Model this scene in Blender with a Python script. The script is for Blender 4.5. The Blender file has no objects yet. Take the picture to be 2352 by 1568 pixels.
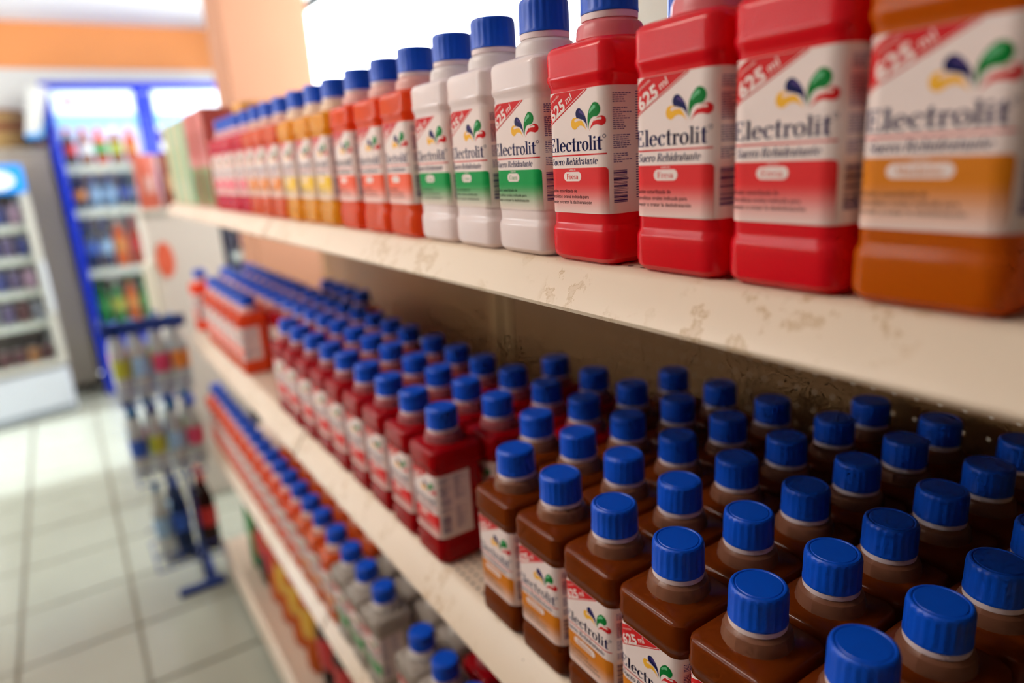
import bpy, math, random
from mathutils import Vector, Matrix
from mathutils.geometry import tessellate_polygon

random.seed(7)
S = bpy.context.scene
C = S.collection

# ------------------------------------------------------------------ camera
FPX = 1568.0
CX, CY = 1176.0, 784.0
VPX, VPY, HSL = 112.0, 425.0, -0.062      # aisle vanishing point and slope of the horizon
CAM = Vector((0, 0, 1.42))
yv = Vector((VPX - CX, VPY - CY, FPX)).normalized()
tt = -FPX * FPX / (-HSL * (VPX - CX) + (VPY - CY))
dv = Vector((-HSL * tt, tt, FPX)).normalized()
xv = dv.cross(yv)
def to_world(v):
    return Vector((xv.dot(v), yv.dot(v), -dv.dot(v)))
right, down, fwd = to_world(Vector((1, 0, 0))), to_world(Vector((0, 1, 0))), to_world(Vector((0, 0, 1)))
cam = bpy.data.cameras.new('camera')
cam.sensor_fit = 'HORIZONTAL'
cam.sensor_width = 36.0
cam.lens = FPX / 2352.0 * 36.0
cam.clip_start = 0.02
cam.dof.use_dof = True
cam.dof.focus_distance = 0.51
cam.dof.aperture_fstop = 2.2
co = bpy.data.objects.new('camera', cam)
M = Matrix((right, -down, -fwd)).transposed().to_4x4()
M.translation = CAM
co.matrix_world = M
C.objects.link(co)
S.camera = co

# ------------------------------------------------------------------ world, sun, exposure
S.view_settings.view_transform = 'Standard'
S.view_settings.look = 'None'
S.view_settings.gamma = 1.0
S.view_settings.use_curve_mapping = False
S.view_settings.exposure = 0.52
cy = S.cycles
cy.max_bounces = 5; cy.diffuse_bounces = 4; cy.glossy_bounces = 2; cy.transmission_bounces = 3; cy.transparent_max_bounces = 8
cy.caustics_reflective = False; cy.caustics_refractive = False
cy.use_adaptive_sampling = True; cy.adaptive_threshold = .06; cy.adaptive_min_samples = 12
cy.use_denoising = True
W = bpy.data.worlds.new('sky'); S.world = W
W.use_nodes = True
bg = W.node_tree.nodes['Background']
bg.inputs[0].default_value = (0.92, 0.97, 1.0, 1)
bg.inputs[1].default_value = 8.5

sun = bpy.data.lights.new('sun', 'SUN')
sun.energy = 5.0; sun.angle = math.radians(2.5); sun.color = (0.78, 0.89, 1.0)
so = bpy.data.objects.new('sun', sun); C.objects.link(so)
so.rotation_euler = (0, math.radians(-53), 0)     # low daylight coming in through the doorway on the left

def portal(name, loc, rot, sx, sy):
    l = bpy.data.lights.new(name, 'AREA'); l.shape = 'RECTANGLE'; l.size = sx; l.size_y = sy
    l.cycles.is_portal = True
    o = bpy.data.objects.new(name, l); o.location = loc; o.rotation_euler = rot; C.objects.link(o)
XW, XL, YF, YB, ZC = 1.65, -2.2, 6.0, -2.4, 2.5
portal('window_daylight', (XW + .10, 3.61, 1.785), (0, math.radians(90), 0), 1.38, 3.18)
portal('storefront_daylight', (XL - .10, 2.45, 1.875), (0, math.radians(-90), 0), 1.15, 2.3)
portal('doorway_daylight', (XL - .10, 4.56, 1.05), (0, math.radians(-90), 0), 2.1, 1.38)

# ------------------------------------------------------------------ helpers
def lin(c):
    return tuple(((v / 255) / 12.92 if v / 255 <= .04045 else ((v / 255 + .055) / 1.055) ** 2.4) for v in c)

MATS = {}
def nt(name):
    m = bpy.data.materials.new(name); m.use_nodes = True
    return m, m.node_tree, m.node_tree.nodes['Principled BSDF']
def mat(name, rgb, rough=.5, spec=.5, metal=0, emit=0, coat=0, var=0.0, vscale=30):
    if name in MATS: return MATS[name]
    m, t, b = nt(name)
    c = (*lin(rgb), 1)
    b.inputs['Base Color'].default_value = c
    b.inputs['Roughness'].default_value = rough
    b.inputs['Specular IOR Level'].default_value = spec
    b.inputs['Metallic'].default_value = metal
    b.inputs['Coat Weight'].default_value = coat
    if emit:
        b.inputs['Emission Color'].default_value = c
        b.inputs['Emission Strength'].default_value = emit
    if var:
        tc = t.nodes.new('ShaderNodeTexCoord'); n = t.nodes.new('ShaderNodeTexNoise')
        n.inputs['Scale'].default_value = vscale
        mx = t.nodes.new('ShaderNodeMix'); mx.data_type = 'RGBA'
        t.links.new(tc.outputs['Object'], n.inputs['Vector'])
        mx.inputs[6].default_value = tuple(v * (1 - var) for v in c[:3]) + (1,)
        mx.inputs[7].default_value = tuple(min(1, v * (1 + var)) for v in c[:3]) + (1,)
        t.links.new(n.outputs['Fac'], mx.inputs[0]); t.links.new(mx.outputs[2], b.inputs['Base Color'])
    MATS[name] = m
    return m

def liquid(name, rgb, trans=.55, rough=.18, spec=.45):
    """cloudy drink in a thin plastic bottle: glossy skin, light scatters through"""
    if name in MATS: return MATS[name]
    m, t, b = nt(name)
    c = (*lin(rgb), 1)
    b.inputs['Base Color'].default_value = c
    b.inputs['Roughness'].default_value = rough
    b.inputs['Specular IOR Level'].default_value = spec
    tr = t.nodes.new('ShaderNodeBsdfTranslucent'); tr.inputs[0].default_value = c
    mx = t.nodes.new('ShaderNodeMixShader'); mx.inputs[0].default_value = trans
    out = t.nodes['Material Output']
    t.links.new(b.outputs[0], mx.inputs[1]); t.links.new(tr.outputs[0], mx.inputs[2])
    t.links.new(mx.outputs[0], out.inputs[0])
    MATS[name] = m
    return m

def mesh(name, verts, faces, mats, midx=None, smooth=False):
    me = bpy.data.meshes.new(name)
    me.from_pydata([tuple(v) for v in verts], [], faces)
    for m in (mats if isinstance(mats, (list, tuple)) else [mats]): me.materials.append(m)
    if midx: me.polygons.foreach_set('material_index', midx)
    if smooth: me.polygons.foreach_set('use_smooth', [True] * len(me.polygons))
    me.update()
    return me
def obj(name, me, parent=None, loc=None, rz=None):
    o = bpy.data.objects.new(name, me); C.objects.link(o)
    if parent: o.parent = parent
    if loc is not None: o.location = loc
    if rz is not None: o.rotation_euler = (0, 0, rz)
    return o
def tag(o, label, cat, group=None, kind=None):
    o['label'] = label; o['category'] = cat
    if group: o['group'] = group
    if kind: o['kind'] = kind
    return o
def struct(o, label=None):
    o['kind'] = 'structure'
    if label: o['label'] = label
    return o
def thing(name, loc, label, cat, group=None, rz=0):
    o = bpy.data.objects.new(name, None); o.empty_display_size = .05
    C.objects.link(o); o.location = loc; o.rotation_euler = (0, 0, rz)
    return tag(o, label, cat, group)

class MB:
    """collects solids into one mesh"""
    def __init__(s): s.v = []; s.f = []; s.m = []
    def add(s, v, f, mi=0):
        n = len(s.v); s.v += [tuple(p) for p in v]; s.f += [tuple(i + n for i in q) for q in f]; s.m += [mi] * len(f); return s
    def box(s, a, b, mi=0, bev=0):
        (x0, y0, z0), (x1, y1, z1) = a, b
        if bev <= 0:
            v = [(x0, y0, z0), (x1, y0, z0), (x1, y1, z0), (x0, y1, z0), (x0, y0, z1), (x1, y0, z1), (x1, y1, z1), (x0, y1, z1)]
            return s.add(v, [(3, 2, 1, 0), (4, 5, 6, 7), (0, 1, 5, 4), (1, 2, 6, 5), (2, 3, 7, 6), (3, 0, 4, 7)], mi)
        e = bev
        def ring(i, z): return [(x0 + i + e, y0 + i, z), (x1 - i - e, y0 + i, z), (x1 - i, y0 + i + e, z), (x1 - i, y1 - i - e, z), (x1 - i - e, y1 - i, z), (x0 + i + e, y1 - i, z), (x0 + i, y1 - i - e, z), (x0 + i, y0 + i + e, z)]
        return s.loft([ring(e, z0), ring(0, z0 + e), ring(0, z1 - e), ring(e, z1)], mi)
    def loft(s, rings, mi=0, caps=True):
        n = len(rings[0]); v = [p for r in rings for p in r]; f = []
        for k in range(len(rings) - 1):
            for i in range(n):
                j = (i + 1) % n
                f.append((k * n + i, k * n + j, (k + 1) * n + j, (k + 1) * n + i))
        if caps:
            f.append(tuple(range(n - 1, -1, -1))); f.append(tuple((len(rings) - 1) * n + i for i in range(n)))
        return s.add(v, f, mi)
    def lathe(s, prof, seg=20, c=(0, 0, 0), mi=0, caps=True):
        return s.loft([[(c[0] + r * math.cos(2 * math.pi * i / seg), c[1] + r * math.sin(2 * math.pi * i / seg), c[2] + z) for i in range(seg)] for z, r in prof], mi, caps)
    def tube(s, a, b, r, seg=8, mi=0):
        a, b = Vector(a), Vector(b); d = (b - a).normalized()
        u = d.orthogonal().normalized(); w = d.cross(u)
        return s.loft([[p + r * (math.cos(t) * u + math.sin(t) * w) for t in [2 * math.pi * i / seg for i in range(seg)]] for p in (a, b)], mi)
    def extrude_y(s, poly, y0, y1, mi=0):
        return s.loft([[(x, y0, z) for x, z in poly], [(x, y1, z) for x, z in poly]], mi)
    def me(s, name, mats, smooth=False): return mesh(name, s.v, s.f, mats, s.m, smooth)
    def obj(s, name, mats, parent=None, loc=None, smooth=False, rz=None): return obj(name, s.me(name, mats, smooth), parent, loc, rz)

def smooth_by_angle(me, deg=35):
    me.polygons.foreach_set('use_smooth', [True] * len(me.polygons))
    try: me.set_sharp_from_angle(angle=math.radians(deg))
    except Exception: pass
    return me

# ------------------------------------------------------------------ room shell
m_white = mat('white_wall_paint', (206, 204, 198), .8, .2, var=.02, vscale=4)
m_orange = mat('orange_wall_paint', (216, 140, 84), .8, .2, var=.03, vscale=5)
m_peach = mat('peach_pillar_paint', (180, 128, 100), .75, .25, var=.03, vscale=5)
m_ceil = mat('ceiling_paint', (228, 227, 225), .9, .1, var=.02, vscale=3)
m_grout = mat('grout', (136, 126, 110), .85, .1, var=.1, vscale=60)
m_tile = mat('glazed_floor_tile', (166, 167, 152), .22, .5, var=.05, vscale=7)
m_frame = mat('white_window_frame', (235, 235, 232), .4)

struct(MB().box((XL, YB, -.12), (XW, YF, -.008)).obj('floor', m_grout), 'beige tiled shop floor')
floor = bpy.data.objects['floor']
TP = .332
tile_me = MB().box((-.161, -.161, -.009), (.161, .161, 0), bev=.0025).me('floor_tile', m_tile)
for i in range(-6, 2):
    for j in range(-7, 12):
        o = obj('floor_tile', tile_me, floor, (-.03 + TP * (i + .5), 2.01 + TP * (j + .5), 0))
struct(MB().box((XL, YB, ZC), (XW, YF, ZC + .12)).obj('ceiling', m_ceil), 'white ceiling')
wf = struct(MB().box((XL, YF, 0), (XW, YF + .12, ZC)).obj('wall_far', m_white), 'white far wall with an orange band at the top')
MB().box((XL, YF - .006, 2.20), (XW, YF + .001, ZC)).obj('painted_band', m_orange, wf)
struct(MB().box((XL, YB - .12, 0), (XW, YB, ZC)).obj('wall_near', mat('brown_bounce_cut_paint', (112, 92, 76), .8, .2, var=.03, vscale=4)), 'unseen wall behind the viewer, coloured dark to cut bounced light')  # unseen wall, given a dark colour to reduce bounced light
b = MB()                                                 # left wall with a doorway
D0, D1, DH = 3.87, 5.25, 2.1
L0, L1, LZ0, LZ1 = 1.3, 3.6, 1.3, 2.45
b.box((XL - .12, YB, 0), (XL, L0, ZC)).box((XL - .12, L0, 0), (XL, L1, LZ0)).box((XL - .12, L0, LZ1), (XL, L1, ZC)).box((XL - .12, L1, 0), (XL, D0, ZC)).box((XL - .12, D1, 0), (XL, YF, ZC)).box((XL - .12, D0, DH), (XL, D1, ZC))
struct(b.obj('wall_left', m_white), 'white left wall with an open doorway')
b = MB()
b.box((XL - .13, D0 - .05, 0), (XL + .02, D0, DH + .05)).box((XL - .13, D1, 0), (XL + .02, D1 + .05, DH + .05)).box((XL - .13, D0, DH), (XL + .02, D1, DH + .05))
struct(b.obj('door_1', m_frame), 'white frame of the open doorway')
b = MB()                                                 # right wall with a wide window
W0, W1, WZ0, WZ1 = 2.02, 5.2, 1.10, 2.499
b.box((XW, YB, 0), (XW + .12, W0, ZC)).box((XW, W0, 0), (XW + .12, W1, WZ0)).box((XW, W0, WZ1), (XW + .12, W1, ZC)).box((XW, W1, 0), (XW + .12, YF, ZC))
struct(b.obj('wall_right', m_white), 'white right wall with a wide shop window')
b = MB()
b.box((XW - .02, W0, WZ0 - .04), (XW + .13, W1, WZ0)).box((XW - .01, W0, WZ1), (XW + .13, W1, WZ1 + .04)).box((XW - .01, W0 - .05, WZ0), (XW + .13, W0, WZ1))
win = struct(b.obj('window_1', m_frame), 'wide shop window flooded with daylight')
gm, gt, gb = nt('window_glass')
tr = gt.nodes.new('ShaderNodeBsdfTransparent'); tr.inputs[0].default_value = (.97, .98, .98, 1)
gl = gt.nodes.new('ShaderNodeBsdfGlossy'); gl.inputs['Roughness'].default_value = .02
mx = gt.nodes.new('ShaderNodeMixShader'); mx.inputs[0].default_value = .06
gt.links.new(tr.outputs[0], mx.inputs[1]); gt.links.new(gl.outputs[0], mx.inputs[2]); gt.links.new(mx.outputs[0], gt.nodes['Material Output'].inputs[0])
MB().box((XW + .06, W0, WZ0), (XW + .066, W1, WZ1)).obj('pane', gm, win)
b = MB()
b.box((XL - .13, L0, LZ0 - .04), (XL + .02, L1, LZ0)).box((XL - .13, L0, LZ1), (XL + .01, L1, LZ1 + .04)).box((XL - .13, L0 - .05, LZ0), (XL + .01, L0, LZ1)).box((XL - .13, L1, LZ0), (XL + .01, L1 + .05, LZ1))
win2 = struct(b.obj('window_2', m_frame), 'storefront window in the left wall facing the shelves')
MB().box((XL - .066, L0, LZ0), (XL - .06, L1, LZ1)).obj('pane', gm, win2)
bl = MB().box((-7.6, 1.0, 0), (-7.0, 9.0, 3.4)).obj('sky_block_wall', mat('sky_block_paint', (150, 140, 128), .8, .2, var=.04, vscale=3))  # added out of view to block sky light at the doorway
struct(bl, 'unseen grey wall added outside the doorway to block sky light')
aw = MB().loft([[(XL - .12, 1.0, 2.46), (XL - 1.85, 1.0, 2.36), (XL - 1.85, 1.0, 2.33), (XL - .12, 1.0, 2.43)], [(XL - .12, 3.82, 2.46), (XL - 1.85, 3.82, 2.36), (XL - 1.85, 3.82, 2.33), (XL - .12, 3.82, 2.43)]]).obj('sun_block_awning_1', m_frame)  # unseen awning, added to stop sun entering the storefront window
struct(aw, 'unseen white awning added to keep sun out of the storefront window')
p = MB().box((.807, 3.6, 0), (1.222, 3.93, ZC), bev=.006).obj('pillar', m_peach)
struct(p, 'square peach-orange pillar behind the far end of the shelving')

# unseen ceiling lamps added to brighten the shelves -------------------------------------------------------------
m_lampbody = mat('lamp_housing', (235, 235, 235), .5)
m_tube = mat('fill_lamp_tube', (255, 244, 228), .5, emit=6)
def ceiling_fill_lamp(x, y, power, label):
    t = thing('ceiling_fill_lamp', (x, y, ZC), label, 'ceiling lamp', 'added fill lamps on the ceiling')
    MB().box((-.10, -.62, -.05), (.10, .62, 0), bev=.01).obj('housing', m_lampbody, t)
    for dx in (-.05, .05):
        MB().tube((dx, -.6, -.068), (dx, .6, -.068), .013).obj('tube', m_tube, t)
    l = bpy.data.lights.new('fill_lamp_light', 'AREA'); l.shape = 'RECTANGLE'; l.size = .2; l.size_y = 1.2
    l.energy = power; l.color = (1.0, .90, .82)
    o = bpy.data.objects.new('fill_lamp_light', l); C.objects.link(o); o.parent = t; o.location = (0, 0, -.09)
ceiling_fill_lamp(-.75, 1.3, 12, 'added fill lamp on the ceiling over the aisle nearest the viewer')
ceiling_fill_lamp(-.75, 3.9, 3, 'added fill lamp on the ceiling over the far end of the aisle')

# ------------------------------------------------------------------ shelving
def enamel(name, rgb, stains=0.0, holes=None, alpha=False):
    m, t, b = nt(name)
    N = t.nodes; L = t.links
    b.inputs['Roughness'].default_value = .34
    tc = N.new('ShaderNodeTexCoord')
    base = N.new('ShaderNodeMix'); base.data_type = 'RGBA'
    n0 = N.new('ShaderNodeTexNoise'); n0.inputs['Scale'].default_value = 9
    L.new(tc.outputs['Object'], n0.inputs['Vector']); L.new(n0.outputs['Fac'], base.inputs[0])
    c = lin(rgb)
    base.inputs[6].default_value = tuple(v * .95 for v in c) + (1,)
    base.inputs[7].default_value = tuple(min(1, v * 1.04) for v in c) + (1,)
    col = base.outputs[2]
    if stains:
        # left-over glue: ragged outlines where a noise crosses a level, inside patches
        n1 = N.new('ShaderNodeTexNoise'); n1.inputs['Scale'].default_value = 46; n1.inputs['Detail'].default_value = 6; n1.inputs['Roughness'].default_value = .68
        n2 = N.new('ShaderNodeTexNoise'); n2.inputs['Scale'].default_value = 11; n2.inputs['Detail'].default_value = 2
        L.new(tc.outputs['Object'], n1.inputs['Vector']); L.new(tc.outputs['Object'], n2.inputs['Vector'])
        r1 = N.new('ShaderNodeValToRGB'); e = r1.color_ramp.elements
        e[0].position = .53; e[0].color = (0, 0, 0, 1); e[1].position = .62; e[1].color = (.32, .32, .32, 1)
        k = e.new(.56); k.color = (1, 1, 1, 1); k = e.new(.585); k.color = (.35, .35, .35, 1)
        r2 = N.new('ShaderNodeValToRGB'); e = r2.color_ramp.elements
        e[0].position = .50; e[0].color = (0, 0, 0, 1); e[1].position = .58; e[1].color = (1, 1, 1, 1)
        L.new(n1.outputs['Fac'], r1.inputs[0]); L.new(n2.outputs['Fac'], r2.inputs[0])
        mu = N.new('ShaderNodeMath'); mu.operation = 'MULTIPLY'; L.new(r1.outputs[0], mu.inputs[0]); L.new(r2.outputs[0], mu.inputs[1])
        m2 = N.new('ShaderNodeMath'); m2.operation = 'MULTIPLY'; m2.inputs[1].default_value = stains; L.new(mu.outputs[0], m2.inputs[0])
        mx = N.new('ShaderNodeMix'); mx.data_type = 'RGBA'; mx.inputs[7].default_value = (*lin((178, 140, 84)), 1)
        L.new(m2.outputs[0], mx.inputs[0]); L.new(col, mx.inputs[6]); col = mx.outputs[2]
        # a few dark chips
        v = N.new('ShaderNodeTexVoronoi'); v.inputs['Scale'].default_value = 26
        L.new(tc.outputs['Object'], v.inputs['Vector'])
        lt = N.new('ShaderNodeMath'); lt.operation = 'LESS_THAN'; lt.inputs[1].default_value = .055; L.new(v.outputs['Distance'], lt.inputs[0])
        mx = N.new('ShaderNodeMix'); mx.data_type = 'RGBA'; mx.inputs[7].default_value = (*lin((96, 74, 58)), 1)
        L.new(lt.outputs[0], mx.inputs[0]); L.new(col, mx.inputs[6]); col = mx.outputs[2]
    L.new(col, b.inputs['Base Color'])
    if holes:
        ax, ay, pitch, rad = holes
        sep = N.new('ShaderNodeSeparateXYZ'); L.new(tc.outputs['Object'], sep.inputs[0])
        ds = []
        for a in (ax, ay):
            mo = N.new('ShaderNodeMath'); mo.operation = 'PINGPONG'; mo.inputs[1].default_value = pitch / 2
            L.new(sep.outputs[a], mo.inputs[0])
            sq = N.new('ShaderNodeMath'); sq.operation = 'MULTIPLY'; L.new(mo.outputs[0], sq.inputs[0]); L.new(mo.outputs[0], sq.inputs[1]); ds.append(sq)
        ad = N.new('ShaderNodeMath'); ad.operation = 'ADD'; L.new(ds[0].outputs[0], ad.inputs[0]); L.new(ds[1].outputs[0], ad.inputs[1])
        lt = N.new('ShaderNodeMath'); lt.operation = 'LESS_THAN'; lt.inputs[1].default_value = rad * rad; L.new(ad.outputs[0], lt.inputs[0])
        if alpha:
            tr = N.new('ShaderNodeBsdfTransparent'); mx = N.new('ShaderNodeMixShader')
            L.new(lt.outputs[0], mx.inputs[0]); L.new(b.outputs[0], mx.inputs[1]); L.new(tr.outputs[0], mx.inputs[2]); L.new(mx.outputs[0], N['Material Output'].inputs[0])
        else:
            mx = N.new('ShaderNodeMix'); mx.data_type = 'RGBA'; mx.inputs[7].default_value = (.004, .006, .012, 1)
            L.new(lt.outputs[0], mx.inputs[0]); L.new(col, mx.inputs[6]); L.new(mx.outputs[2], b.inputs['Base Color'])
    return m
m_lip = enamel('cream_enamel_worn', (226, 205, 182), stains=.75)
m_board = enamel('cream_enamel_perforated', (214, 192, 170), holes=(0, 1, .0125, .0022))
m_panel = enamel('cream_back_panel_perforated_shaded', (160, 118, 78), holes=(1, 2, .0260, .0026), alpha=True)  # recess shade and warm bottle bounce mixed into the base colour
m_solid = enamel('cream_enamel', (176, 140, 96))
m_kick = mat('dark_kick_plate', (70, 62, 56), .7)

Z_TOP, Z_MID, Z_LOW, Z_BASE = 1.339, .920, .515, .100
XC = .328                                                  # front crease of the shelves
def lip_poly(z, out, drop, x=XC):
    return [(x + .006, z), (x, z - .0003), (x - .005, z - .004), (x - out, z - drop + .003), (x - out + .001, z - drop), (x - out + .006, z - drop - .001), (x + .006, z - .02)]
def shelving(y0, y1, label):
    t = thing('shelving_unit', (.5, (y0 + y1) / 2, 0), label, 'shelf unit', 'cream metal shelving along the aisle')
    ox, oy = .5, (y0 + y1) / 2
    def P(mb, name, m, par=t): 
        mb.v = [(a - ox, c - oy, d) for a, c, d in mb.v]
        return mb.obj(name, m, par)
    g = .0018
    for z, out, drop in ((Z_TOP, .025, .033), (Z_MID, .028, .043), (Z_LOW, .028, .043)):
        s = P(MB().box((XC + .006, y0 + g, z - .018), (.795, y1 - g, z)), 'shelf_board', m_board)
        l = MB().extrude_y(lip_poly(z, out, drop), y0 + g, y1 - g).me('front_lip', m_lip); 
        for v in l.vertices: v.co.x -= ox; v.co.y -= oy
        smooth_by_angle(l, 40); lo = obj('front_lip', l, s)
        for yy in (y0 + .03, y1 - .03):
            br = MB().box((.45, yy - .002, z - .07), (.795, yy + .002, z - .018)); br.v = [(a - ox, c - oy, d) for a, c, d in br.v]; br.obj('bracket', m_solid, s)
    d = P(MB().box((.296, y0 + g, Z_BASE - .02), (.795, y1 - g, Z_BASE)), 'base_deck', m_board)
    l = MB().extrude_y(lip_poly(Z_BASE + .012, .014, .055, .289), y0 + g, y1 - g); l.v = [(a - ox, c - oy, e) for a, c, e in l.v]; l.obj('front_lip', m_lip, d)
    k = MB().box((.33, y0 + g, 0), (.345, y1 - g, Z_BASE - .02)); k.v = [(a - ox, c - oy, e) for a, c, e in k.v]; k.obj('kick_plate', m_kick, d)
    zz = [Z_BASE, .52, .93, 1.335]
    for a, c in zip(zz[:-1], zz[1:]):
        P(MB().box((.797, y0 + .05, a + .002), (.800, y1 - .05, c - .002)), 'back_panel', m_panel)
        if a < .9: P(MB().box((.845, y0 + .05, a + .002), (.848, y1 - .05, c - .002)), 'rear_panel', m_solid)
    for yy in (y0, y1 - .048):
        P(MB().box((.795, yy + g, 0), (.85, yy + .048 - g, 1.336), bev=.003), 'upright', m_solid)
    return t
shelving(.04, 1.285, 'cream metal shelving unit nearest the viewer, filled with blue-capped drink bottles')
shelving(1.289, 2.53, 'cream metal shelving unit at the far end, with cartons on top shelf')
shelving(-1.21, .036, 'unseen cream metal shelving unit added past the near end to block light')  # unseen section, added to darken the near end

# unseen shelving added across the aisle to block low window light
t = thing('shelving_unit', (-1.25, 1.05, 0), 'unseen cream shelving unit added across the aisle to block low light', 'shelf unit', 'cream metal shelving along the aisle')
MB().box((-.02, -2.2, 0), (.02, 2.2, 1.55)).obj('back_panel', m_solid, t)
for z in (.12, .55, .95, 1.36):
    MB().box((.02, -2.2, z - .02), (.30, 2.2, z)).box((.295, -2.2, z - .04), (.305, 2.2, z)).obj('shelf_board', m_solid, t)
for yy in (-2.2, -.02, 2.16):
    MB().box((-.03, yy, 0), (.03, yy + .04, 1.56)).obj('upright', m_solid, t)

# ------------------------------------------------------------------ printed bottle label
HW, CR = .0352, .0115                 # half width and corner radius of the label zone
FL = HW - CR
ARC = CR * math.pi / 2
def bend(u, z, off):
    """u runs round the bottle (0 = middle of the front, + towards the viewer's side); front faces -x"""
    s = 1 if u >= 0 else -1; a = abs(u); r = CR + off
    if a <= FL: x, y = -(HW + off), a
    elif a <= FL + ARC:
        t = (a - FL) / CR; x, y = -FL - r * math.cos(t), FL + r * math.sin(t)
    else: x, y = -FL + (a - FL - ARC), HW + off
    return (x, -s * y, z)

class Art:
    def __init__(s): s.v = []; s.f = []; s.m = []
    def tri(s, a, b, c, layer, mi):
        st = [(a, b, c)]
        while st:
            a, b, c = st.pop()
            e = [(abs(a[0] - b[0]), 0), (abs(b[0] - c[0]), 1), (abs(c[0] - a[0]), 2)]
            w, k = max(e)
            if w > .0017 and max(abs(a[0]), abs(b[0]), abs(c[0])) > .0225 and min(abs(a[0]), abs(b[0]), abs(c[0])) < FL + ARC:
                if k == 1: a, b, c = b, c, a
                elif k == 2: a, b, c = c, a, b
                mid = ((a[0] + b[0]) / 2, (a[1] + b[1]) / 2)
                st += [(a, mid, c), (mid, b, c)]
            else:
                n = len(s.v); off = .00030 + .00009 * layer
                s.v += [bend(p[0], p[1], off) for p in (a, b, c)]
                ar = (b[0] - a[0]) * (c[1] - a[1]) - (c[0] - a[0]) * (b[1] - a[1])
                s.f.append((n, n + 1, n + 2) if ar > 0 else (n, n + 2, n + 1)); s.m.append(mi)
    def poly(s, loops, layer, mi):
        if not isinstance(loops[0][0], (tuple, list)): loops = [loops]
        vs = [[Vector((p[0], p[1], 0)) for p in lp] for lp in loops]
        flat = [p for lp in loops for p in lp]
        for t in tessellate_polygon(vs): s.tri(flat[t[0]], flat[t[1]], flat[t[2]], layer, mi)
    def rect(s, x0, z0, x1, z1, layer, mi): s.poly([(x0, z0), (x1, z0), (x1, z1), (x0, z1)], layer, mi)
    def text(s, verts, polys, layer, mi):
        for p in polys:
            for k in range(1, len(p) - 1): s.tri(verts[p[0]], verts[p[k]], verts[p[k + 1]], layer, mi)

# --- a small hand-drawn serif alphabet (cap height 1)
def R(x0, y0, x1, y1): return [[(x0, y0), (x1, y0), (x1, y1), (x0, y1)]]
def ring(cx, cy, rx, ry, ix, iy, a0=0, a1=360, n=22):
    if a1 - a0 >= 360:
        o = [(cx + rx * math.cos(2 * math.pi * k / n), cy + ry * math.sin(2 * math.pi * k / n)) for k in range(n)]
        i = [(cx + ix * math.cos(2 * math.pi * k / n), cy + iy * math.sin(2 * math.pi * k / n)) for k in range(n)]
        return [o, i[::-1]]
    A = [math.radians(a0 + (a1 - a0) * k / n) for k in range(n + 1)]
    return [[(cx + rx * math.cos(t), cy + ry * math.sin(t)) for t in A] + [(cx + ix * math.cos(t), cy + iy * math.sin(t)) for t in reversed(A)]]
def disc(cx, cy, r, n=12, ry=None): return [[(cx + r * math.cos(2 * math.pi * k / n), cy + (ry or r) * math.sin(2 * math.pi * k / n)) for k in range(n)]]
def sc(shapes, k, ky=None): return [[[(x * k, y * (ky or k)) for x, y in lp] for lp in s] for s in shapes]
G = {}
G['E'] = (.66, [R(.08, 0, .22, 1), R(0, .955, .56, 1), R(.51, .74, .56, 1), R(.2, .49, .42, .535), R(.385, .39, .425, .64), R(0, 0, .6, .045), R(.55, 0, .6, .28)])
G['F'] = (.6, [R(.08, 0, .22, 1), R(0, .955, .56, 1), R(.51, .72, .56, 1), R(.2, .47, .42, .515), R(.385, .37, .425, .62), R(0, 0, .32, .04)])
G['R'] = (.72, [R(.08, 0, .22, 1), R(0, 0, .3, .04), R(0, .96, .3, 1), ring(.3, .74, .29, .26, .15, .22, -90, 90), R(.2, .48, .32, .52), R(.2, .96, .32, 1), [[(.3, .5), (.42, .5), (.7, 0), (.54, 0)]], R(.52, 0, .74, .04)])
G['C'] = (.7, [ring(.36, .5, .34, .52, .2, .48, 42, 318), R(.56, .68, .61, .95)])
G['M'] = (.95, [R(.08, 0, .13, 1), R(.7, 0, .84, 1), [[(.05, 1), (.2, 1), (.47, .12), (.4, 0)]], [[(.4, 0), (.47, .12), (.74, 1), (.7, 1)]], R(0, 0, .22, .04), R(.6, 0, .93, .04), R(.7, .96, .93, 1)])
G['S'] = (.56, [ring(.27, .73, .23, .28, .11, .23, 40, 270), ring(.26, .27, .25, .28, .13, .23, -140, 90), R(.43, .74, .48, 1), R(.03, 0, .08, .26)])
G['l'] = (.30, [R(.08, 0, .21, 1.02), R(0, 0, .29, .035), R(0, .985, .2, 1.02)])
G['i'] = (.30, [R(.08, 0, .21, .66), R(0, 0, .29, .035), R(0, .625, .2, .66), disc(.14, .87, .08)])
G['e'] = (.53, [ring(.26, .33, .245, .35, .115, .31, 8, 322), R(.12, .355, .5, .395)])
G['c'] = (.49, [ring(.26, .33, .245, .35, .115, .31, 48, 318), disc(.39, .54, .07)])
G['o'] = (.55, [ring(.265, .33, .255, .35, .125, .31)])
G['t'] = (.37, [R(.1, .08, .22, .86), R(0, .62, .34, .66), ring(.22, .1, .12, .115, .0, .07, 180, 330), [[(.1, .86), (.22, .86), (.22, .95)]]])
G['r'] = (.44, [R(.08, 0, .2, .66), R(0, 0, .29, .035), R(0, .625, .2, .66), ring(.31, .47, .13, .2, .1, .16, 60, 180), disc(.365, .57, .072)])
G['n'] = (.60, [R(.08, 0, .2, .66), R(0, 0, .27, .035), R(0, .625, .2, .66), ring(.315, .45, .205, .23, .085, .18, 0, 170), R(.4, 0, .52, .46), R(.33, 0, .6, .035)])
G['h'] = (.60, [R(.08, 0, .2, 1.02), R(0, 0, .27, .035), R(0, .985, .2, 1.02), ring(.315, .45, .205, .23, .085, .18, 0, 170), R(.4, 0, .52, .46), R(.33, 0, .6, .035)])
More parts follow.
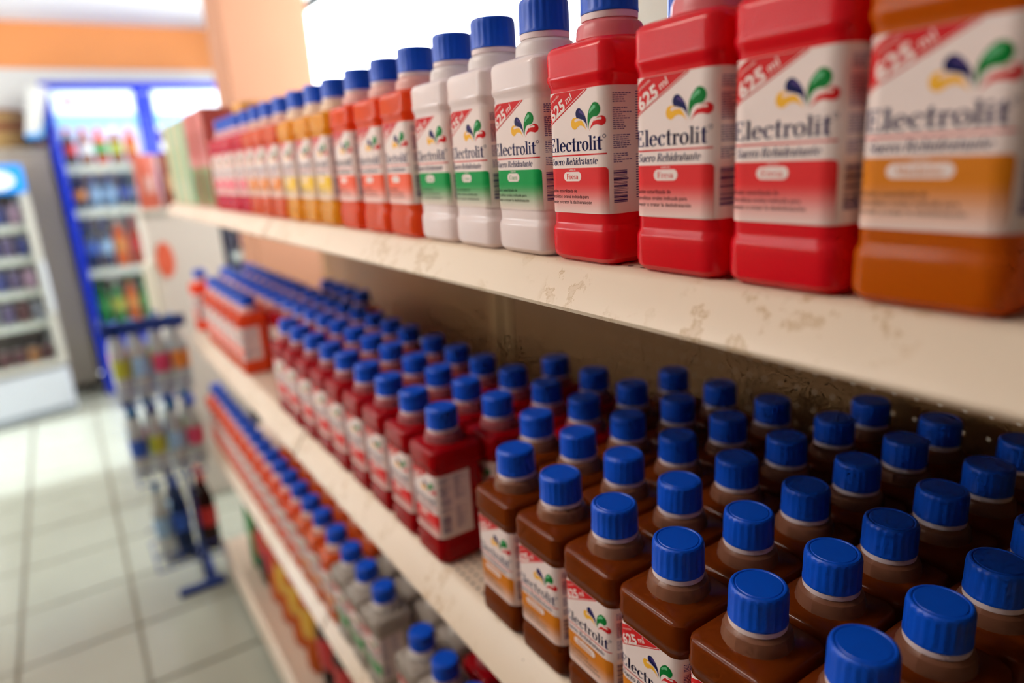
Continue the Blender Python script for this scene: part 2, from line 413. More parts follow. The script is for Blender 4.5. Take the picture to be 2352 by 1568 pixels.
G['u'] = (.60, [R(.08, .2, .2, .66), R(0, .625, .2, .66), R(.4, 0, .52, .66), R(.32, .625, .52, .66), ring(.285, .2, .205, .22, .085, .17, 180, 355), R(.4, 0, .6, .035)])
G['a'] = (.50, [ring(.2, .19, .19, .2, .075, .16), R(.29, .04, .41, .48), ring(.22, .47, .19, .21, .1, .17, 0, 165), R(.29, 0, .48, .04), disc(.1, .5, .07)])
G['d'] = (.58, [ring(.25, .33, .235, .345, .115, .31), R(.38, 0, .5, 1.02), R(.3, .985, .5, 1.02), R(.38, 0, .58, .035)])
G['s'] = (.41, [ring(.2, .485, .165, .19, .075, .155, 40, 270), ring(.2, .18, .17, .19, .08, .155, -140, 90), R(.3, .5, .34, .66), R(.04, 0, .08, .17)])
G[' '] = (.3, [])
def word_width(w): return sum(G[c][0] for c in w)
def word(art, w, x, z, width, h, layer, mi, shear=0):
    k = width / word_width(w)
    for c in w:
        adv, shapes = G[c]
        for sh in shapes:
            art.poly([[(x + px * k + shear * py * h, z + py * h) for px, py in lp] for lp in sh], layer, mi)
        x += adv * k

TXT = {}
def sans(body, bold=0.0):
    key = (body, bold)
    if key in TXT: return TXT[key]
    cu = bpy.data.curves.new('t', 'FONT'); cu.body = body; cu.size = 1; cu.resolution_u = 2; cu.offset = bold
    o = bpy.data.objects.new('t', cu); C.objects.link(o)
    bpy.context.view_layer.update()
    dg = bpy.context.evaluated_depsgraph_get()
    me = o.evaluated_get(dg).to_mesh()
    vs = [(v.co.x, v.co.y) for v in me.vertices]; ps = [tuple(p.vertices) for p in me.polygons]
    o.evaluated_get(dg).to_mesh_clear(); bpy.data.objects.remove(o); bpy.data.curves.remove(cu)
    TXT[key] = (vs, ps); return TXT[key]
def sans_line(art, body, x, z, width, h, layer, mi, bold=0.0, ang=0.0, right=None):
    vs, ps = sans(body, bold)
    x0 = min(v[0] for v in vs); w = max(v[0] for v in vs) - x0
    k = width / w; ca, sa = math.cos(ang), math.sin(ang)
    art.text([(x + (v[0] - x0) * k * ca - v[1] * h * sa, z + (v[0] - x0) * k * sa + v[1] * h * ca) for v in vs], ps, layer, mi)

def drop(tip, ctl, head, rad, t0=0.0, t1=1.0, k=1.0, n=10, dx=0, dz=0):
    L_, R_ = [], []
    for i in range(n + 1):
        t = t0 + (t1 - t0) * i / n
        p = Vector(((1 - t) ** 2 * tip[0] + 2 * t * (1 - t) * ctl[0] + t * t * head[0], (1 - t) ** 2 * tip[1] + 2 * t * (1 - t) * ctl[1] + t * t * head[1]))
        d = Vector((2 * (1 - t) * (ctl[0] - tip[0]) + 2 * t * (head[0] - ctl[0]), 2 * (1 - t) * (ctl[1] - tip[1]) + 2 * t * (head[1] - ctl[1]))).normalized()
        nn = Vector((-d.y, d.x)); r = rad * k * max(t, .02) ** 1.2
        L_.append(p + nn * r); R_.append(p - nn * r)
    d = Vector((head[0] - ctl[0], head[1] - ctl[1])).normalized(); a0 = math.atan2(d.y, d.x)
    arc = [L_[-1].lerp(R_[-1], .5) + Vector((math.cos(a0 + math.pi / 2 - math.pi * i / 10), math.sin(a0 + math.pi / 2 - math.pi * i / 10))) * ((L_[-1] - R_[-1]).length / 2) for i in range(1, 10)]
    return [(p.x * .001 + dx * .001, p.y * .001 + dz * .001) for p in L_ + arc + R_[::-1]]

m_lab = mat('label_white', (240, 220, 214), .5, .18)
m_lred = mat('print_red', (212, 30, 34), .5, .12)
m_lnavy = mat('print_navy', (20, 20, 82), .5, .12)
m_lgreen = mat('print_green', (0, 122, 48), .5, .12)
m_lyel = mat('print_yellow', (246, 182, 52), .5, .12)
m_lblk = mat('print_black', (24, 18, 26), .5, .12)
m_lvio = mat('print_violet', (84, 62, 126), .5, .12)
m_lhi = mat('print_pale', (240, 214, 206), .5, .12)
m_lgrn2 = mat('print_pale_green', (110, 190, 138), .5, .12)
def block_mat(name, rgb):
    m, t, b = nt('print_block_' + name)
    b.inputs['Roughness'].default_value = .5; b.inputs['Specular IOR Level'].default_value = .15
    tc = t.nodes.new('ShaderNodeTexCoord'); sp = t.nodes.new('ShaderNodeSeparateXYZ'); mr = t.nodes.new('ShaderNodeMapRange'); mx = t.nodes.new('ShaderNodeMix'); mx.data_type = 'RGBA'
    mr.inputs[1].default_value = .032; mr.inputs[2].default_value = .059
    mr.interpolation_type = 'SMOOTHSTEP'
    t.links.new(tc.outputs['Object'], sp.inputs[0]); t.links.new(sp.outputs[2], mr.inputs[0]); t.links.new(mr.outputs[0], mx.inputs[0])
    mx.inputs[6].default_value = (*lin((240, 214, 206)), 1); mx.inputs[7].default_value = (*lin(rgb), 1)
    t.links.new(mx.outputs[2], b.inputs['Base Color'])
    return m

def label_mesh(name, flavour, rgb, detail=True):
    a = Art(); mm = .001
    us = [-.079, -.0605, -.0418] + [-.0418 + .0012 * k for k in range(1, 16)] + [-.0237 + .0079 * k for k in range(1, 7)] + [.0237 + .0012 * k for k in range(1, 16)] + [.0418, .0605, .079]
    us = sorted(set(round(u, 5) for u in us))
    for u0, u1 in zip(us[:-1], us[1:]): a.rect(u0, .0368, u1, .1232, 0, 0)
    # red diagonal band in the top corner
    A = lambda u: 97.6 + .503 * (u + 34); B = lambda u: 122.9 + .503 * (u + 22.5)
    us = [-47 + 1.0 * k for k in range(63)]
    for u0, u1 in zip(us[:-1], us[1:]):
        lo0, lo1, hi0, hi1 = A(u0), A(u1), min(B(u0), 123.0), min(B(u1), 123.0)
        if lo0 < hi0 or lo1 < hi1:
            a.poly([(u0 * mm, min(lo0, hi0) * mm), (u1 * mm, min(lo1, hi1) * mm), (u1 * mm, hi1 * mm), (u0 * mm, hi0 * mm)], 1, 1)
            if lo1 + 1.6 < hi1: a.poly([(u0 * mm, (lo0 + .9) * mm), (u1 * mm, (lo1 + .9) * mm), (u1 * mm, (lo1 + 1.5) * mm), (u0 * mm, (lo0 + 1.5) * mm)], 2, 7)
    a.poly([(-.0365, .1190), (-.036, .1184), (-.028, .1224), (-.029, .1227)], 1, 1)
    th = math.atan(.503)
    sans_line(a, '625', -.0266, .1030, .0190, .0116, 2, 0, .035, th)
    sans_line(a, 'ml', -.0082, .1144, .0072, .0072, 2, 0, .01, th)
    sans_line(a, 'contenido', -.0286, .1148, .013, .0026, 2, 7, .0, th)
    # logo of four drops
    for tip, ctl, head, rad, mi, hi in (((15.6, 95.6), (14.6, 105.5), (22.8, 108.3), 5.0, 3, 8), ((14.3, 96.6), (12.8, 104.3), (5.4, 106.8), 3.8, 2, 9), ((13.3, 95.0), (8.0, 103.0), (.4, 100.4), 4.2, 4, 7), ((16.6, 94.4), (20.5, 101.2), (28.4, 100.7), 3.3, 1, 7)):
        a.poly(drop(tip, ctl, head, rad), 1, mi)
        a.poly(drop(tip, ctl, head, rad, .55, .97, .26, dx=-.2 if head[0] > 10 else .5, dz=rad * .42), 2, hi)
    for ex, ez in ((0, 0), (.0004, .00022)): word(a, 'Electrolit', -.0322 + ex, .0812 + ez, .0612, .0098, 1, 2)
    a.poly(ring(.0302, .0903, .0013, .0013, .0009, .0009, n=12), 1, 2)
    a.rect(-.0365, .0780, .0318, .0790, 1, 1)
    for ex in (0, .00022): word(a, 'Suero Rehidratante', -.0295 + ex, .0717, .0535, .0050, 1, 2, .22)
    # flavour block
    x1, z1, rr = .0327, .0694, .0028
    cor = [(x1 - rr + rr * math.sin(t), z1 - rr + rr * math.cos(t)) for t in [math.pi / 2 * k / 5 for k in range(6)]]
    a.poly([(-.0440, .0374), (x1, .0374)] + cor[::-1] + [(-.0440, z1)], 1, 5)
    pw = .0102 if flavour != 'Mandarina' else .0150
    cx, zc, hh = -.0042, .0633, .0034
    if flavour == 'Coco': pw = .0088
    pill = [(cx + pw - hh + hh * math.cos(t), zc + hh * math.sin(t)) for t in [math.pi * (k / 8 - .5) for k in range(9)]] + [(cx - pw + hh - hh * math.cos(t), zc - hh * math.sin(t)) for t in [math.pi * (k / 8 - .5) for k in range(9)]]
    a.poly(pill, 2, 0)
    if flavour: word(a, flavour, cx - pw * .68, zc - .0019, pw * 1.36, .0039, 3, 6 if flavour == 'x' else 5)
    sans_line(a, 'SABOR', cx - .004, .06745, .008, .0019, 2, 0, .0)
    for s_, z, w in (('Solución esterilizada de', .0518, .0346), ('electrolitos orales indicada para', .0477, .0482), ('prevenir o tratar la deshidratación', .0436, .0514)):
        sans_line(a, s_, -.0342, z, w, .0036, 2, 6, .004)
    # side panel: bar code and fine print, too small to read
    rnd = random.Random(3)
    z = .0445
    while z < .0665:
        w = rnd.choice((.0003, .0006, .0011, .0004)); a.rect(.0360, z, .0475 + (.0012 if rnd.random() < .2 else 0), z + w, 1, 9); z += w + rnd.choice((.0003, .0005, .0008))
    z = .1190
    for k in range(34):
        z -= .00138
        if k in (5, 6, 18, 19, 27, 28): continue
        x = .0362
        end = x + rnd.uniform(.006, .0165)
        while x < end:
            w = rnd.uniform(.0012, .0034); a.rect(x, z, min(x + w, end), z + .00062, 1, 9); x += w + .0005
    for k in range(44):
        z = .1185 - k * .00175
        if 19 <= k <= 23 or k > 41: continue
        a.rect(.0560, z, .0560 + rnd.uniform(.005, .017), z + .0006, 1, 9)
    for k in range(40):
        z = .1185 - k * .0019
        a.rect(-.0700, z, -.0700 + rnd.uniform(.012, .022), z + .0006, 1, 9)
    mats = [m_lab, m_lred, m_lnavy, m_lgreen, m_lyel, block_mat(name, rgb), m_lblk, m_lhi, m_lgrn2, m_lvio]
    return mesh('paper_label_' + name, a.v, a.f, mats, a.m)

# ------------------------------------------------------------------ drink bottle
def rsq(hw, cr, z, n=6):
    p = []; f = hw - cr
    for q, (sx, sy) in enumerate(((1, 1), (-1, 1), (-1, -1), (1, -1))):
        for k in range(n + 1):
            t = math.pi / 2 * (q + k / n)
            p.append((sx * f + cr * math.cos(t), sy * f + cr * math.sin(t), z))
    return p
BODY = [(0, .0290, .0095), (.0012, .0330, .0105), (.0045, .0360, .012), (.0085, .0366, .012), (.0235, .0366, .012), (.0255, .0362, .0118), (.0280, .0352, .0115), (.0300, .0350, .0113),
        (.1255, .0350, .0113), (.1275, .0353, .0115), (.1300, .0364, .012), (.1320, .0369, .012), (.1345, .0369, .012), (.1362, .0365, .012), (.1485, .0364, .0115), (.1520, .0356, .011), (.1543, .0335, .0105), (.1555, .0300, .0110), (.1566, .0262, .0240), (.1575, .0252, .0252)]
NECK = [(.1575, .0252, .0252), (.1590, .0248, .0248), (.1640, .0243, .0243), (.1672, .0230, .0230), (.1690, .0205, .0205), (.1705, .0192, .0192)]
def bm(name, prof, m, caps=True):
    b = MB().loft([rsq(hw, cr, z) for z, hw, cr in prof], caps=caps)
    me = b.me(name, m, True)
    return smooth_by_angle(me, 32)
def cap_mesh(m):
    n = 88; rings = []
    def circ(r, z, rib=0): return [((r - (rib if (i % 4) in (2, 3) else 0)) * math.cos(2 * math.pi * i / n), (r - (rib if (i % 4) in (2, 3) else 0)) * math.sin(2 * math.pi * i / n), z) for i in range(n)]
    for r, z, rib in ((.0200, .1745, 0), (.0208, .1747, 0), (.0208, .1765, 0), (.0206, .1775, .0005), (.0205, .1945, .0005), (.0203, .1968, .0003), (.0196, .1988, 0), (.0184, .1999, 0), (.0172, .2000, 0), (.0166, .1994, 0), (.0160, .1994, 0), (.0155, .1999, 0), (.004, .2000, 0)):
        rings.append(circ(r, z, rib))
    return smooth_by_angle(MB().loft(rings).me('cap', m), 30)
m_cap = mat('blue_cap_plastic', (0, 80, 206), .38, .45)
m_ring = mat('neck_ring_plastic', (236, 214, 214), .4)
CAPME = cap_mesh(m_cap)
RINGME = smooth_by_angle(MB().lathe([(.1700, .0190), (.1701, .0203), (.1722, .0205), (.1744, .0203), (.1745, .0190)], 40).me('neck_ring', m_ring), 40)
FLAV = {  # liquid, neck tint, label block, flavour word
    'fresa': ((255, 24, 44), (240, 128, 134), (226, 46, 48), 'Fresa'),
    'coco': ((255, 236, 233), (246, 234, 232), (0, 152, 72), 'Coco'),
    'mandarin': ((236, 116, 18), (186, 116, 80), (214, 124, 22), 'Mandarina'),
    'fresa_shaded': ((200, 8, 24), (176, 88, 92), (226, 46, 48), 'Fresa'),  # fresa drink again, with lower-shelf shade darkened into its colours
    'mandarin_shaded': ((150, 64, 14), (148, 96, 72), (214, 124, 22), 'Mandarina'),  # mandarin drink again, browned by middle-shelf shade put into the colour
    'clear': ((200, 186, 172), (214, 204, 194), (0, 152, 72), 'Coco'),
    'coral': ((255, 100, 46), (246, 190, 180), (250, 104, 72), ''),
    'yellow': ((255, 186, 48), (250, 220, 190), (244, 196, 54), ''),
    'amber': ((244, 108, 38), (240, 190, 170), (232, 132, 34), ''),
    'cherry': ((232, 30, 66), (240, 170, 180), (236, 96, 112), ''),
}
PARTS = {}
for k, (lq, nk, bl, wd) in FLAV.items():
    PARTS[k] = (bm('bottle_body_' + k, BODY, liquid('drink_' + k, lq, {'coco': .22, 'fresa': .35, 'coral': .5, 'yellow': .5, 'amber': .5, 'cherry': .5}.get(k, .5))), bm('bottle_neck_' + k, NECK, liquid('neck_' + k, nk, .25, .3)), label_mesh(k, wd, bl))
NB = 0
def bottle(fl, x, y, z, label, group, cat='bottle', turn=None):
    global NB
    NB += 1
    rz = math.radians(random.uniform(-1.6, 1.6)) if turn is None else math.radians(turn)
    t = thing('drink_bottle', (x, y, z + .0006), label, cat, group, rz)
    bd, nk, lb = PARTS[fl]
    for nme, me in (('bottle_body', bd), ('bottle_neck', nk), ('neck_ring', RINGME), ('cap', CAPME), ('paper_label', lb)):
        obj(nme, me, t)
    return t
COL = {'clear': 'clear', 'fresa_shaded': 'dark red', 'mandarin_shaded': 'brown', 'fresa': 'red', 'coco': 'milky white', 'mandarin': 'amber-brown', 'coral': 'coral orange', 'yellow': 'yellow', 'amber': 'dark orange', 'cherry': 'pinkish red'}
ORD = ['first', 'second', 'third', 'fourth', 'fifth', 'sixth', 'seventh', 'eighth', 'ninth', 'tenth'] + ['%dth' % k for k in range(11, 40)]

# top shelf, front row (near to far)
top = [('mandarin', .157), ('fresa', .234), ('fresa', .3125), ('fresa', .405), ('coco', .484), ('coco', .562), ('coco', .640), ('coral', .722), ('coral', .804), ('coral', .891),
       ('yellow', .985), ('yellow', 1.063), ('yellow', 1.145), ('amber', 1.235), ('amber', 1.32), ('amber', 1.405), ('cherry', 1.487), ('cherry', 1.57), ('cherry', 1.65), ('cherry', 1.73)]
cnt = {}
tot = {k: sum(1 for f, _ in top if f == k) for k in FLAV}
for f, y in top:
    cnt[f] = cnt.get(f, 0) + 1
    if tot[f] == 1: lab = 'amber-brown drink bottle with blue cap on the top shelf, nearest the viewer'
    else: lab = '%s drink bottle on the top shelf, %s of its colour from near' % (COL[f], ORD[cnt[f] - 1])
    bottle(f, .361 + random.uniform(-.0015, .0015), y, Z_TOP, lab, 'drink bottles along the front of the top shelf')
for i, y in enumerate((.395, .316)):
    bottle('fresa', .4375, y, Z_TOP, 'red drink bottle in the second row of the top shelf, %s the pair' % ('farther of' if i == 0 else 'nearer of'), 'drink bottles in the second row of the top shelf')

# middle shelf, rows from the front to the back
def seq(a, b, p): 
    r = []; y = a
    while y <= b + 1e-6: r.append(y); y += p
    return r
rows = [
    (.361, [('mandarin_shaded', y) for y in (.109, .186, .2625, .3385, .4145, .4915, .570)] + [('fresa_shaded', y) for y in (.739, .823, .908, .992, 1.08, 1.163, 1.25, 1.34, 1.425)] + [('coral', y) for y in seq(1.81, 2.30, .082)] + [('coral', 2.465)]),
    (.4375, [('mandarin_shaded', y) for y in (.178, .2545, .331, .4075, .484, .5605, .638)] + [('fresa_shaded', y) for y in (.727, .81, .893, .977, 1.073, 1.158, 1.244, 1.333, 1.418)] + [('fresa_shaded', y) for y in seq(1.502, 1.76, .0835)] + [('coral', y) for y in seq(1.84, 2.46, .084)]),
    (.514, [('mandarin_shaded', y) for y in (.175, .252, .3285, .405, .4815, .561)] + [('fresa_shaded', y) for y in (.642, .723, .807, .892, .974, 1.062, 1.163, 1.248, 1.334, 1.42)] + [('fresa_shaded', y) for y in seq(1.505, 1.76, .0835)] + [('coral', y) for y in seq(1.85, 2.46, .084)]),
    (.594, [('mandarin_shaded', y) for y in (.175, .2515, .328, .4045, .481, .559, .639)] + [('fresa_shaded', y) for y in (.718, .807)] + [('coral', y) for y in (1.608, 1.695, 1.775, 1.858)]),
    (.674, [('mandarin_shaded', y) for y in (.248, .3245, .4015, .481, .5605, .640)]),
    (.752, [('mandarin_shaded', y) for y in (.251, .3275, .404)]),
]
rn = ['front row', 'second row', 'third row', 'fourth row', 'fifth row', 'back row']
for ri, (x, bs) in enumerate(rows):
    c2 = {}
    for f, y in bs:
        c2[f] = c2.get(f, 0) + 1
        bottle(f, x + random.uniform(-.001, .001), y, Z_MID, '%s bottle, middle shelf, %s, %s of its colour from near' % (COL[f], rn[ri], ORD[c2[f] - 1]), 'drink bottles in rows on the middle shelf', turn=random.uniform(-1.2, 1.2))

# lower shelf
low0 = [('fresa_shaded', .703), ('clear', .784), ('clear', .862), ('clear', 1.012), ('clear', 1.091), ('clear', 1.170)] + [('amber', y) for y in (1.254, 1.34, 1.42)] + [('coral', y) for y in seq(1.502, 2.49, .0815)]
low1 = [('fresa_shaded', .70), ('fresa_shaded', .785)] + [('clear', y) for y in (.875, .96, 1.05, 1.14)] + [('amber', y) for y in seq(1.24, 1.9, .085)]
for ri, (x, bs) in enumerate(((.350, low0), (.430, low1))):
    c2 = {}
    for f, y in bs:
        c2[f] = c2.get(f, 0) + 1
        bottle(f, x, y, Z_LOW, '%s bottle, lower shelf, %s, %s of its colour from near' % (COL[f], rn[ri], ORD[c2[f] - 1]), 'drink bottles in rows on the lower shelf')

# ------------------------------------------------------------------ soda and water bottles
def soda_profile(h, r):
    return [(0, r * .62), (h * .012, r * .86), (h * .04, r * .97), (h * .09, r), (h * .30, r * .98), (h * .34, r * .92), (h * .40, r * .94), (h * .46, r), (h * .60, r), (h * .66, r * .95), (h * .74, r * .76), (h * .82, r * .5), (h * .89, r * .33), (h * .915, r * .30), (h * .955, r * .30)]
def clearmat(name, rgb, a=.55):
    """thin clear plastic, partly see-through"""
    if name in MATS: return MATS[name]
    m, t, b = nt(name)
    b.inputs['Base Color'].default_value = (*lin(rgb), 1); b.inputs['Roughness'].default_value = .12
    tr = t.nodes.new('ShaderNodeBsdfTransparent'); tr.inputs[0].default_value = (*lin(rgb), 1)
    mx = t.nodes.new('ShaderNodeMixShader'); mx.inputs[0].default_value = a
    t.links.new(b.outputs[0], mx.inputs[1]); t.links.new(tr.outputs[0], mx.inputs[2]); t.links.new(mx.outputs[0], t.nodes['Material Output'].inputs[0])
    MATS[name] = m; return m
SODA = {}
def soda(name, x, y, z, h, r, body, capm, labm, label, group, cat='bottle', cr=.40):
    key = (h, r, cr, body.name, capm.name, labm.name)
    if key not in SODA:
        SODA[key] = (smooth_by_angle(MB().lathe(soda_profile(h, r), 20).me('bottle_body', body), 45),
                     smooth_by_angle(MB().lathe([(h * .90, r * (cr - .04)), (h * .905, r * cr), (h * .99, r * cr), (h, r * (cr - .05))], 16).me('cap', capm), 30),
                     smooth_by_angle(MB().lathe([(h * .335, r * .985), (h * .40, r * 1.012), (h * .46, r * 1.02), (h * .585, r * 1.02)], 20, caps=False).me('label_band', labm), 60))
    t = thing(name, (x, y, z + .0006), label, cat, group, random.uniform(0, 6))
    for n_, me in zip(('bottle_body', 'cap', 'label_band'), SODA[key]): obj(n_, me, t)
    return t
c_red = mat('soda_cap_red', (214, 40, 44), .4); c_green = mat('soda_cap_green', (30, 150, 70), .4); c_blue = mat('soda_cap_blue', (30, 80, 180), .4)
c_teal = mat('water_cap_teal', (26, 98, 150), .4); c_white = mat('soda_cap_white', (235, 235, 230), .4); c_navy = mat('water_cap_navy', (20, 40, 110), .4)
l_red = mat('band_red', (206, 40, 44), .4); l_yel = mat('band_yellow', (238, 184, 50), .4); l_blue = mat('band_blue', (40, 90, 190), .4); l_green = mat('band_green', (60, 160, 80), .4)
l_ltblue = mat('band_light_blue', (150, 190, 226), .4); l_pink = mat('band_pink', (206, 70, 110), .4); l_lime = mat('band_lime', (176, 186, 60), .4); l_or = mat('band_orange', (226, 140, 60), .4); l_white = mat('band_white', (230, 226, 220), .4)
b_orange = liquid('soda_orange', (236, 112, 26), .45); b_cola = liquid('soda_cola', (52, 24, 22), .3, .12); b_green = liquid('soda_green', (20, 160, 80), .5, .12); b_dark = liquid('soda_dark_blue', (30, 52, 96), .3, .12)
b_brown = liquid('soda_brown', (150, 84, 48), .4); b_redd = liquid('soda_red', (206, 76, 50), .45); b_orn2 = liquid('soda_bright_orange', (255, 120, 40), .5); b_blue = liquid('water_blue', (120, 170, 214), .5, .12)
b_water = clearmat('clear_water_bottle', (214, 218, 216), .5)

# big bottles on the base deck
deck = [(2.27, b_green, c_green, l_green, 'green'), (2.145, b_cola, c_red, l_red, 'dark cola'), (2.02, b_orange, c_green, l_red, 'orange'), (1.895, b_orange, c_green, l_yel, 'orange'), (1.77, b_orange, c_green, l_yel, 'orange'), (1.645, b_orange, c_green, l_yel, 'orange'), (1.50, b_cola, c_red, l_red, 'dark cola'), (1.375, b_cola, c_red, l_red, 'dark cola')]
oc = {}
for y, bd, cp, lb, cn in deck:
    oc[cn] = oc.get(cn, 0) + 1
    soda('soda_bottle', .396, y, Z_BASE, .36, .0605, bd, cp, lb, 'large %s soda bottle on base deck%s' % (cn, '' if cn == 'green' else ', %s of its colour from far' % ORD[oc[cn] - 1]), 'large soda bottles on the base deck')

# ------------------------------------------------------------------ cartons at the end of the top shelf
def carton(x, y, z, w, d, h, faces, label, group, name='carton'):
    """faces: (body rgb, list of (u0,v0,u1,v1,rgb)) printed panels on the aisle side and the near side"""
    body, prints = faces
    t = thing(name, (x, y, z + .0006), label, 'carton', group, math.radians(random.uniform(-2, 2)))
    MB().box((-d / 2, -w / 2, 0), (d / 2, w / 2, h), bev=.002).obj('carton_body', mat('carton_%d_%d_%d' % body, body, .45), t)
    for u0, v0, u1, v1, rgb in prints:
        mm_ = mat('print_%d_%d_%d' % rgb, rgb, .45)
        MB().box((-d / 2 - .0008, -w / 2 + u0 * w, v0 * h), (-d / 2 + .001, -w / 2 + u1 * w, v1 * h)).obj('printed_panel', mm_, t)
        MB().box((-d / 2 + u0 * d, -w / 2 - .0008, v0 * h), (-d / 2 + u1 * d, -w / 2 + .001, v1 * h)).obj('printed_panel', mm_, t)
    return t
gface = ((196, 176, 130), [(.02, .02, .42, .98, (110, 168, 128)), (.55, .3, .9, .7, (186, 170, 110))])
rface = ((204, 120, 104), [(.05, .5, .95, .97, (206, 96, 84)), (.3, .55, .7, .8, (214, 60, 40)), (.05, .03, .95, .42, (110, 128, 40)), (.25, .08, .7, .36, (204, 100, 74))])
yface = ((232, 166, 70), [(.05, .05, .95, .45, (212, 90, 60)), (.1, .55, .9, .95, (240, 186, 80))])
cg = 'food cartons at the far end of the top shelf'
carton(.372, 2.45, Z_TOP, .125, .075, .235, gface, 'green and beige carton at the very end of the top shelf', cg)
carton(.372, 2.32, Z_TOP, .125, .075, .235, gface, 'green and beige carton on the top shelf, middle one of three', cg)
carton(.372, 2.19, Z_TOP, .125, .075, .235, gface, 'green and beige carton on the top shelf, beside the red cartons', cg)
carton(.372, 2.045, Z_TOP, .13, .075, .238, rface, 'red and olive carton on the top shelf, beside the green cartons', cg)
carton(.372, 1.90, Z_TOP, .13, .075, .238, rface, 'red and olive carton on the top shelf, next to the pinkish red bottles', cg)
carton(.470, 1.90, Z_TOP, .12, .08, .25, yface, 'yellow and orange carton standing behind the red cartons on the top shelf', cg)
carton(.470, 2.04, Z_TOP, .12, .08, .25, yface, 'yellow and orange carton behind the red cartons, nearer the shelf end', cg)

# ------------------------------------------------------------------ white display stand beyond the shelving, with snack bags on top
m_card = mat('off_white_board', (206, 196, 184), .55, var=.03, vscale=8)
m_emb = mat('orange_red_emblem', (216, 96, 66), .5)
m_dblue = mat('dark_blue_post', (24, 26, 60), .5)
st = thing('display_stand', (.45, 3.3, 0), 'off-white display stand with an orange oval emblem beyond the shelves', 'display stand')
MB().box((-.16, -.12, 0), (.13, .14, 1.275), bev=.012).obj('stand_body', m_card, st)
MB().box((-.17, -.13, 1.275), (.14, .15, 1.30), bev=.008).obj('stand_top', mat('stand_rim', (190, 184, 170), .5), st)
emb = [(-.105 + .034 * math.cos(2 * math.pi * k / 24), -.122, 1.09 + .075 * math.sin(2 * math.pi * k / 24)) for k in range(24)]
MB().loft([[(x, -.1235, z) for x, _, z in emb], [(x, -.119, z) for x, _, z in emb]]).obj('emblem', m_emb, st)
MB().box((.135, -.12, 0), (.16, -.06, 1.275), bev=.004).obj('side_post', m_dblue, st)
MB().box((-.195, -.16, .86), (-.165, -.10, 1.09), bev=.006).obj('price_rail', mat('cream_rail', (214, 206, 184), .5), st)
def snack_bag(x, y, z, w, d, h, rgb, rgb2, label, rz=0):
    t = thing('snack_bag', (x, y, z + .0006), label, 'snack bag', 'snack bags on the display stand', rz)
    rings = []
    for k in range(11):
        s_ = k / 10; th_ = d * (.06 + .94 * math.sin(math.pi * min(max(s_, .03), .97)) ** .6) / 2; ww = w / 2 * (1 - .06 * math.sin(math.pi * s_))
        rings.append([(ww * math.copysign(abs(math.cos(a)) ** .6, math.cos(a)), th_ * math.copysign(abs(math.sin(a)) ** .8, math.sin(a)), s_ * h) for a in [2 * math.pi * i / 20 for i in range(20)]])
    smooth_by_angle(MB().loft(rings).obj('bag', mat('bag_%d_%d_%d' % rgb, rgb, .3), t).data, 60)
    rg = [[(p[0] * .72, -abs(p[1]) - .0015 if p[1] <= 0 else -.003, p[2]) for p in r] for r in rings[3:7]]
    MB().loft(rg).obj('front_print', mat('bagp_%d_%d_%d' % rgb2, rgb2, .35), t)
bags = [(.335, 3.22, (198, 98, 76), (206, 160, 150), 'red snack bag at the front left of the display stand', .25), (.425, 3.21, (150, 84, 66), (214, 168, 130), 'brown snack bag at the front middle of the display stand', -.15), (.515, 3.22, (110, 66, 56), (186, 120, 90), 'dark brown snack bag at the front right of the display stand', .1),
        (.36, 3.34, (190, 150, 150), (150, 130, 150), 'greyish pink snack bag at the back left of the display stand', -.2), (.47, 3.35, (176, 86, 70), (210, 190, 180), 'reddish snack bag at the back right of the display stand', .2)]
for x, y, a_, b_, lab, rz in bags: snack_bag(x, y, 1.30, .082, .055, .215, a_, b_, lab, rz)

# ------------------------------------------------------------------ water rack in front of the shelf end
m_rack = mat('blue_rack_metal', (16, 52, 128), .4, .5)
rk = thing('bottle_rack', (.19, 2.55, 0), 'blue metal floor rack holding tiers of clear water bottles', 'rack')
for yy in (2.42, 2.70):
    MB().box((-.085, yy - 2.55 - .014, 0), (.070, yy - 2.55 + .014, .026), bev=.004).obj('foot_bar', m_rack, rk)
MB().box((.02, -.13, .0), (.05, .15, .026), bev=.004).obj('spine_bar', m_rack, rk)
for xx, yy, zt in ((.0165, -.10, .43), (.035, .135, .97)):
    MB().tube((xx, yy, .02), (xx, yy, zt), .009, 10).obj('post', m_rack, rk)
for zt in (.112, .435, .712):
    tray = MB()
    for k in range(6): tray.tube((-.13 + k * .041, -.115, zt), (-.13 + k * .041, .125, zt), .0035, 6)
    for yy in (-.115, .005, .125): tray.tube((-.135, yy, zt), (.078, yy, zt), .0035, 6)
    tray.obj('wire_tray', m_rack, rk)
    for yy in (-.115, .125): MB().tube((-.135, yy, zt + .05), (.078, yy, zt + .05), .003, 6).obj('wire_rail', m_rack, rk)
MB().box((-.12, -.092, .945), (.10, -.086, .985), bev=.002).box((-.146, -.092, .955), (-.141, .12, .975)).box((-.146, -.092, .945), (-.11, -.086, .985)).obj('top_rail', m_rack, rk)
tiers = [(.716, .245, [l_lime, l_ltblue, l_pink, l_or], [c_teal, c_blue, c_teal, c_navy], 'top'), (.439, .245, [l_blue, l_lime, l_ltblue, l_pink], [c_teal, c_navy, c_teal, c_blue], 'middle')]
names4 = ['leftmost', 'second from left', 'second from right', 'rightmost']
for zt, h, labs, caps_, tn in tiers:
    for j, yy in enumerate((2.50, 2.62)):
        for i in range(4):
            x = .083 + i * .058 + (0 if i < 2 else .003)
            soda('water_bottle', x, yy, zt, h, .0275, b_water, caps_[(i + j) % 4], labs[(i + 2 * j) % 4], 'clear water bottle in the %s of the %s rack tier, %s' % ('front' if j == 0 else 'back', tn, names4[i]), 'water bottles on the blue rack', cr=.66)
